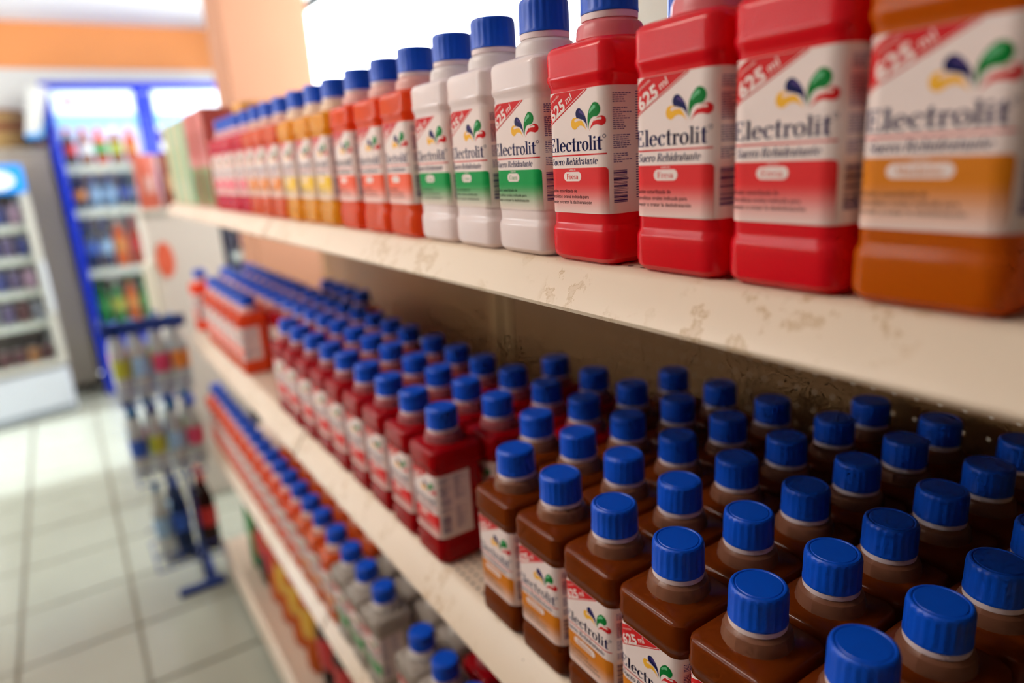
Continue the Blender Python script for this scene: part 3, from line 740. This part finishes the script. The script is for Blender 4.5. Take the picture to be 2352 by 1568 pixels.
for i, (x, yy, bd, cp, lb, d) in enumerate([(.105, 2.50, b_water, c_teal, l_ltblue, 'clear bottle with teal cap'), (.165, 2.50, b_dark, c_blue, l_blue, 'dark blue bottle'), (.248, 2.48, b_cola, c_red, l_red, 'dark cola bottle'), (.248, 2.56, b_cola, c_red, l_red, 'second dark cola bottle'), (.165, 2.62, b_dark, c_blue, l_ltblue, 'dark blue bottle at the back')]):
    soda('soda_bottle', x, yy, .116, .29, .029, bd, cp, lb, '%s on the lowest tier of the blue rack' % d, 'bottles on the lowest rack tier')

# ------------------------------------------------------------------ blue two-door fridge by the far wall
m_fblue = mat('fridge_blue_enamel', (0, 40, 176), .3, .5)
m_fin = mat('fridge_interior', (196, 204, 208), .6)
m_fsh = mat('fridge_shelf_white', (200, 206, 196), .5)
m_head = mat('fridge_lit_header', (214, 230, 244), .5, emit=.45)
m_head2 = mat('fridge_header_blue_strip', (140, 190, 232), .5, emit=.15)
FX0, FX1, FY, FZ = .06, 1.20, 5.30, 2.035
fr = thing('drinks_fridge', ((FX0 + FX1) / 2, FY + .3, 0), 'tall blue two-door drinks fridge with lit header against the far wall', 'fridge')
fx, fy = (FX0 + FX1) / 2, FY + .3
def FP(mb, name, m, par=fr):
    mb.v = [(a - fx, c - fy, d) for a, c, d in mb.v]; return mb.obj(name, m, par)
FP(MB().box((FX0, FY + .04, 0), (FX0 + .03, FY + .62, FZ)).box((FX1 - .03, FY + .04, 0), (FX1, FY + .62, FZ)).box((FX0, FY + .04, FZ - .03), (FX1, FY + .62, FZ)), 'cabinet_shell', m_fblue)
FP(MB().box((FX0 + .03, FY + .58, .38), (FX1 - .03, FY + .60, FZ - .03)), 'back_wall', m_fin)
FP(MB().box((FX0, FY + .0, 0), (FX1, FY + .60, .385), bev=.008), 'base', m_fblue)
FP(MB().box((FX0, FY - .01, FZ - .05), (FX1, FY + .04, FZ), bev=.006), 'top_rail', m_fblue)
mid = .625
for a_, c_ in ((FX0, mid - .004), (mid + .004, FX1)):
    d = FP(MB().box((a_, FY - .012, .39), (a_ + .048, FY + .03, FZ - .05), bev=.006).box((c_ - .048, FY - .012, .39), (c_, FY + .03, FZ - .05), bev=.006).box((a_ + .04, FY - .01, .39), (c_ - .04, FY + .03, .43)), 'door', m_fblue)
    def DP(mb, name, m):
        mb.v = [(p - fx, q - fy, w) for p, q, w in mb.v]; return mb.obj(name, m, d)
    DP(MB().box((a_ + .048, FY + .005, .43), (c_ - .048, FY + .011, 1.765)), 'pane', gm)
    DP(MB().tube((c_ - .03, FY - .04, 1.0), (c_ - .03, FY - .04, 1.45), .009), 'handle', c_white)
    FP(MB().box((a_ + .05, FY + .0, 1.84), (c_ - .05, FY + .035, 1.985), bev=.004), 'lit_header', m_head)
    FP(MB().box((a_ + .05, FY - .002, 1.765), (c_ - .05, FY + .035, 1.84)), 'header_strip', m_head2)
FP(MB().box((FX0 + .10, FY - .004, 1.90), (FX0 + .18, FY + .001, 1.935)), 'header_mark', l_red)
fz = [.435, .835, 1.235, 1.515]
for z in fz:
    FP(MB().box((FX0 + .035, FY + .07, z - .012), (FX1 - .035, FY + .57, z)).box((FX0 + .035, FY + .06, z - .035), (FX1 - .035, FY + .075, z + .02)), 'shelf', m_fsh)
l = bpy.data.lights.new('fridge_light', 'AREA'); l.shape = 'RECTANGLE'; l.size = 1.0; l.size_y = .06; l.energy = 9; l.color = (.95, .98, 1)
o = bpy.data.objects.new('fridge_light', l); C.objects.link(o); o.parent = fr; o.location = (0, FY + .10 - fy, FZ - .06)
fp = [(fz[3] , .25, [(b_cola, c_red, l_red), (b_brown, c_red, l_white), (b_redd, c_red, l_green), (b_brown, c_white, l_lime), (b_redd, c_red, l_or), (b_cola, c_white, l_white)], 'top'),
      (fz[2], .23, [(b_dark, c_blue, l_or), (b_blue, c_blue, l_ltblue), (b_blue, c_blue, l_ltblue), (b_dark, c_blue, l_blue), (b_blue, c_white, l_ltblue), (b_cola, c_red, l_red)], 'second'),
      (fz[1], .34, [(b_dark, c_blue, l_blue), (b_dark, c_blue, l_ltblue), (b_orn2, c_white, l_or), (b_redd, c_red, l_red), (b_dark, c_blue, l_blue), (b_orn2, c_white, l_or)], 'third'),
      (fz[0], .34, [(b_green, c_green, l_green), (b_green, c_white, l_lime), (b_orange, c_green, l_or), (b_green, c_green, l_green), (b_orange, c_white, l_or), (b_green, c_green, l_green)], 'bottom')]
nm6 = ['leftmost', 'second from left', 'third from left', 'fourth from left', 'fifth from left', 'sixth from left']
for z, h, items, sn in fp:
    for i, (bd, cp, lb) in enumerate(items):
        soda('soda_bottle', .155 + i * .09 + (.0 if i < 5 else .09), FY + .15, z, h, .040, bd, cp, lb, 'soda bottle on the %s shelf of the blue fridge, %s' % (sn, nm6[i]), 'soda bottles in the blue fridge')
for i in range(4):
    bd, cp, lb = fp[0][2][(i + 2) % 6]
    soda('soda_bottle', .80 + i * .09, FY + .15, fz[3], .25, .040, bd, cp, lb, 'soda bottle behind the right fridge door on the top shelf, %s' % nm6[i], 'soda bottles in the blue fridge')

# projecting sign on the fridge side
sg = thing('side_sign', (.045, 5.24, 1.73), 'white projecting sign with blue lower edge beside the fridge top', 'sign')
def sgq(pts, name, m):
    MB().loft([[(x, -.012, z) for x, z in pts], [(x, .012, z) for x, z in pts]]).obj(name, m, sg)
sgq([(-.105, .0), (-.03, .0), (.065, .265), (.0, .275), (-.045, .26)], 'sign_panel', mat('sign_white', (200, 200, 196), .4))
q = [(-.106, -.03), (-.02, -.03), (.022, .10), (-.03, .0), (-.105, .0)]
sgq(q, 'blue_edge', mat('sign_blue', (60, 150, 220), .4))

# ------------------------------------------------------------------ grey cabinet, basket, small box
gc = thing('grey_cabinet', (-.28, 5.76, 0), 'tall grey cabinet standing between the small cooler and the blue fridge', 'cabinet')
MB().box((-.34, -.22, .05), (.325, .22, 1.64), bev=.01).obj('cabinet_body', mat('grey_enamel', (168, 156, 142), .5, var=.04, vscale=3), gc)
MB().box((-.345, -.225, 1.64), (.33, .225, 1.66), bev=.004).obj('cabinet_top', mat('grey_enamel_light', (186, 178, 164), .5), gc)
MB().box((-.32, -.2, 0), (.30, .2, .05)).obj('plinth', m_kick, gc)
bk = thing('wicker_basket', (-.205, 5.745, 1.6606), 'tan wicker basket with dark rim on the grey cabinet', 'basket')
m_wick = mat('wicker', (196, 160, 100), .7, var=.25, vscale=60); m_wick2 = mat('wicker_dark', (150, 92, 58), .7, var=.2, vscale=60)
for k in range(9):
    z0 = k * .027; r0 = .15 + .045 * math.sin(math.pi * (k + .5) / 9)
    MB().lathe([(z0, r0 - .006), (z0 + .004, r0 + .004), (z0 + .013, r0 + .008), (z0 + .022, r0 + .004), (z0 + .027, r0 - .006)], 28).obj('woven_band', m_wick2 if k in (4, 5, 8) else m_wick, bk)
bx = thing('small_box', (.009, 5.59, 1.6606), 'small dark maroon box on the grey cabinet beside the basket', 'box')
MB().box((-.035, -.04, 0), (.035, .04, .12), bev=.003).obj('box_body', mat('maroon_card', (84, 34, 44), .5), bx)
MB().box((-.037, -.042, .095), (.037, .042, .122), bev=.003).obj('box_lid', mat('maroon_card_dark', (60, 24, 34), .5), bx)

# ------------------------------------------------------------------ small white cooler, cut off by the left edge
cw = thing('small_cooler', (-.36, 5.02, 0), 'white glass-front cooler with blue header at the left edge', 'cooler', rz=math.radians(14))
m_cw = mat('cooler_white', (196, 202, 210), .35); m_cd = mat('cooler_interior_dark', (24, 26, 36), .6); m_ch = mat('cooler_header_blue', (0, 132, 220), .4, emit=.25)
X0, X1 = -.36, .255
MB().box((X0, .03, .30), (X0 + .03, .36, 1.55)).box((X1 - .03, .03, .30), (X1, .36, 1.55)).box((X0, .03, 1.52), (X1, .36, 1.55)).obj('cooler_shell', m_cw, cw)
MB().box((X0 + .03, .31, .30), (X1 - .03, .33, 1.52)).obj('back_wall', m_cd, cw)
MB().box((X0, -.0, .0), (X1, .36, .30), bev=.02).obj('cooler_base', m_cw, cw)
MB().box((X0 + .02, -.004, .03), (X1 - .02, .005, .06)).obj('base_groove', mat('cooler_grey', (130, 140, 150), .5), cw)
dr = MB().box((X1 - .045, -.01, .32), (X1, .04, 1.385), bev=.008).box((X0, -.01, .32), (X0 + .045, .04, 1.385), bev=.008).box((X0 + .04, -.008, .32), (X1 - .04, .035, .36)).obj('door', mat('cooler_frame', (182, 180, 170), .4), cw)
MB().box((X0 + .045, .01, .36), (X1 - .045, .016, 1.385)).obj('pane', gm, dr)
MB().box((X1 - .03, -.05, .66), (X1 - .008, -.02, .98), bev=.006).obj('handle', m_cw, dr)
MB().box((X0, -.012, 1.385), (X1, .04, 1.55), bev=.015).obj('header', m_ch, cw)
sw = [(-.02 + .10 * math.cos(2 * math.pi * k / 20), -.0125, 1.462 + .055 * math.sin(2 * math.pi * k / 20)) for k in range(20)]
MB().loft([[(x + .12, -.0145, z) for x, _, z in sw], [(x + .12, -.010, z) for x, _, z in sw]]).obj('header_swirl', c_white, cw)
cz = [.60, .80, 1.0, 1.19]
for z in cz:
    MB().box((X0 + .035, .05, z - .01), (X1 - .035, .30, z)).box((X0 + .035, .045, z - .035), (X1 - .035, .055, z + .012)).obj('shelf', m_fsh, cw)
MB().box((X0 + .035, .05, .305), (X1 - .035, .30, .315)).obj('floor_panel', m_fsh, cw)
cm = {'teal': (90, 170, 176), 'blue': (36, 60, 140), 'violet': (96, 84, 130), 'pink': (186, 150, 176), 'grey': (130, 136, 150), 'maroon': (92, 40, 52), 'copper': (176, 120, 70)}
CANME = {}
def can(x, y, z, cn, label):
    if cn not in CANME:
        CANME[cn] = (smooth_by_angle(MB().lathe([(0, .024), (.004, .027), (.01, .031), (.118, .031), (.126, .027)], 18).me('can_body', mat('can_' + cn, cm[cn], .3, .5)), 40),
                     smooth_by_angle(MB().lathe([(.1262, .027), (.1285, .0275), (.1285, .025), (.127, .024), (.127, .004)], 18).me('can_lid', mat('can_lid_metal', (190, 190, 195), .3, metal=.8)), 40))
    t = thing('drink_can', (x, y, z), label, 'can', 'cans in the small cooler')
    for n_, me in zip(('can_body', 'can_lid'), CANME[cn]): obj(n_, me, t)
ca, sa = math.cos(math.radians(14)), math.sin(math.radians(14))
levels = [(.316, ['maroon', 'copper', 'maroon', 'maroon'], 'bottom'), (.60, ['grey', 'maroon', 'violet', 'grey'], 'fourth'), (.80, ['pink', 'violet', 'blue', 'pink'], 'third'), (1.0, ['blue', 'violet', 'blue', 'blue'], 'second'), (1.19, ['pink', 'blue', 'teal', 'teal'], 'top')]
for z, cols, ln in levels:
    for i, cn in enumerate(cols):
        lx, ly = .185 - i * .078, .11
        can(-.36 + lx * ca - ly * sa, 5.02 + lx * sa + ly * ca, z + .0005, cn, '%s drink can on the %s shelf of the white cooler, %s' % (cn, ln, ['rightmost', 'second from right', 'third from right', 'fourth from right'][i]))
print('bottles', NB)
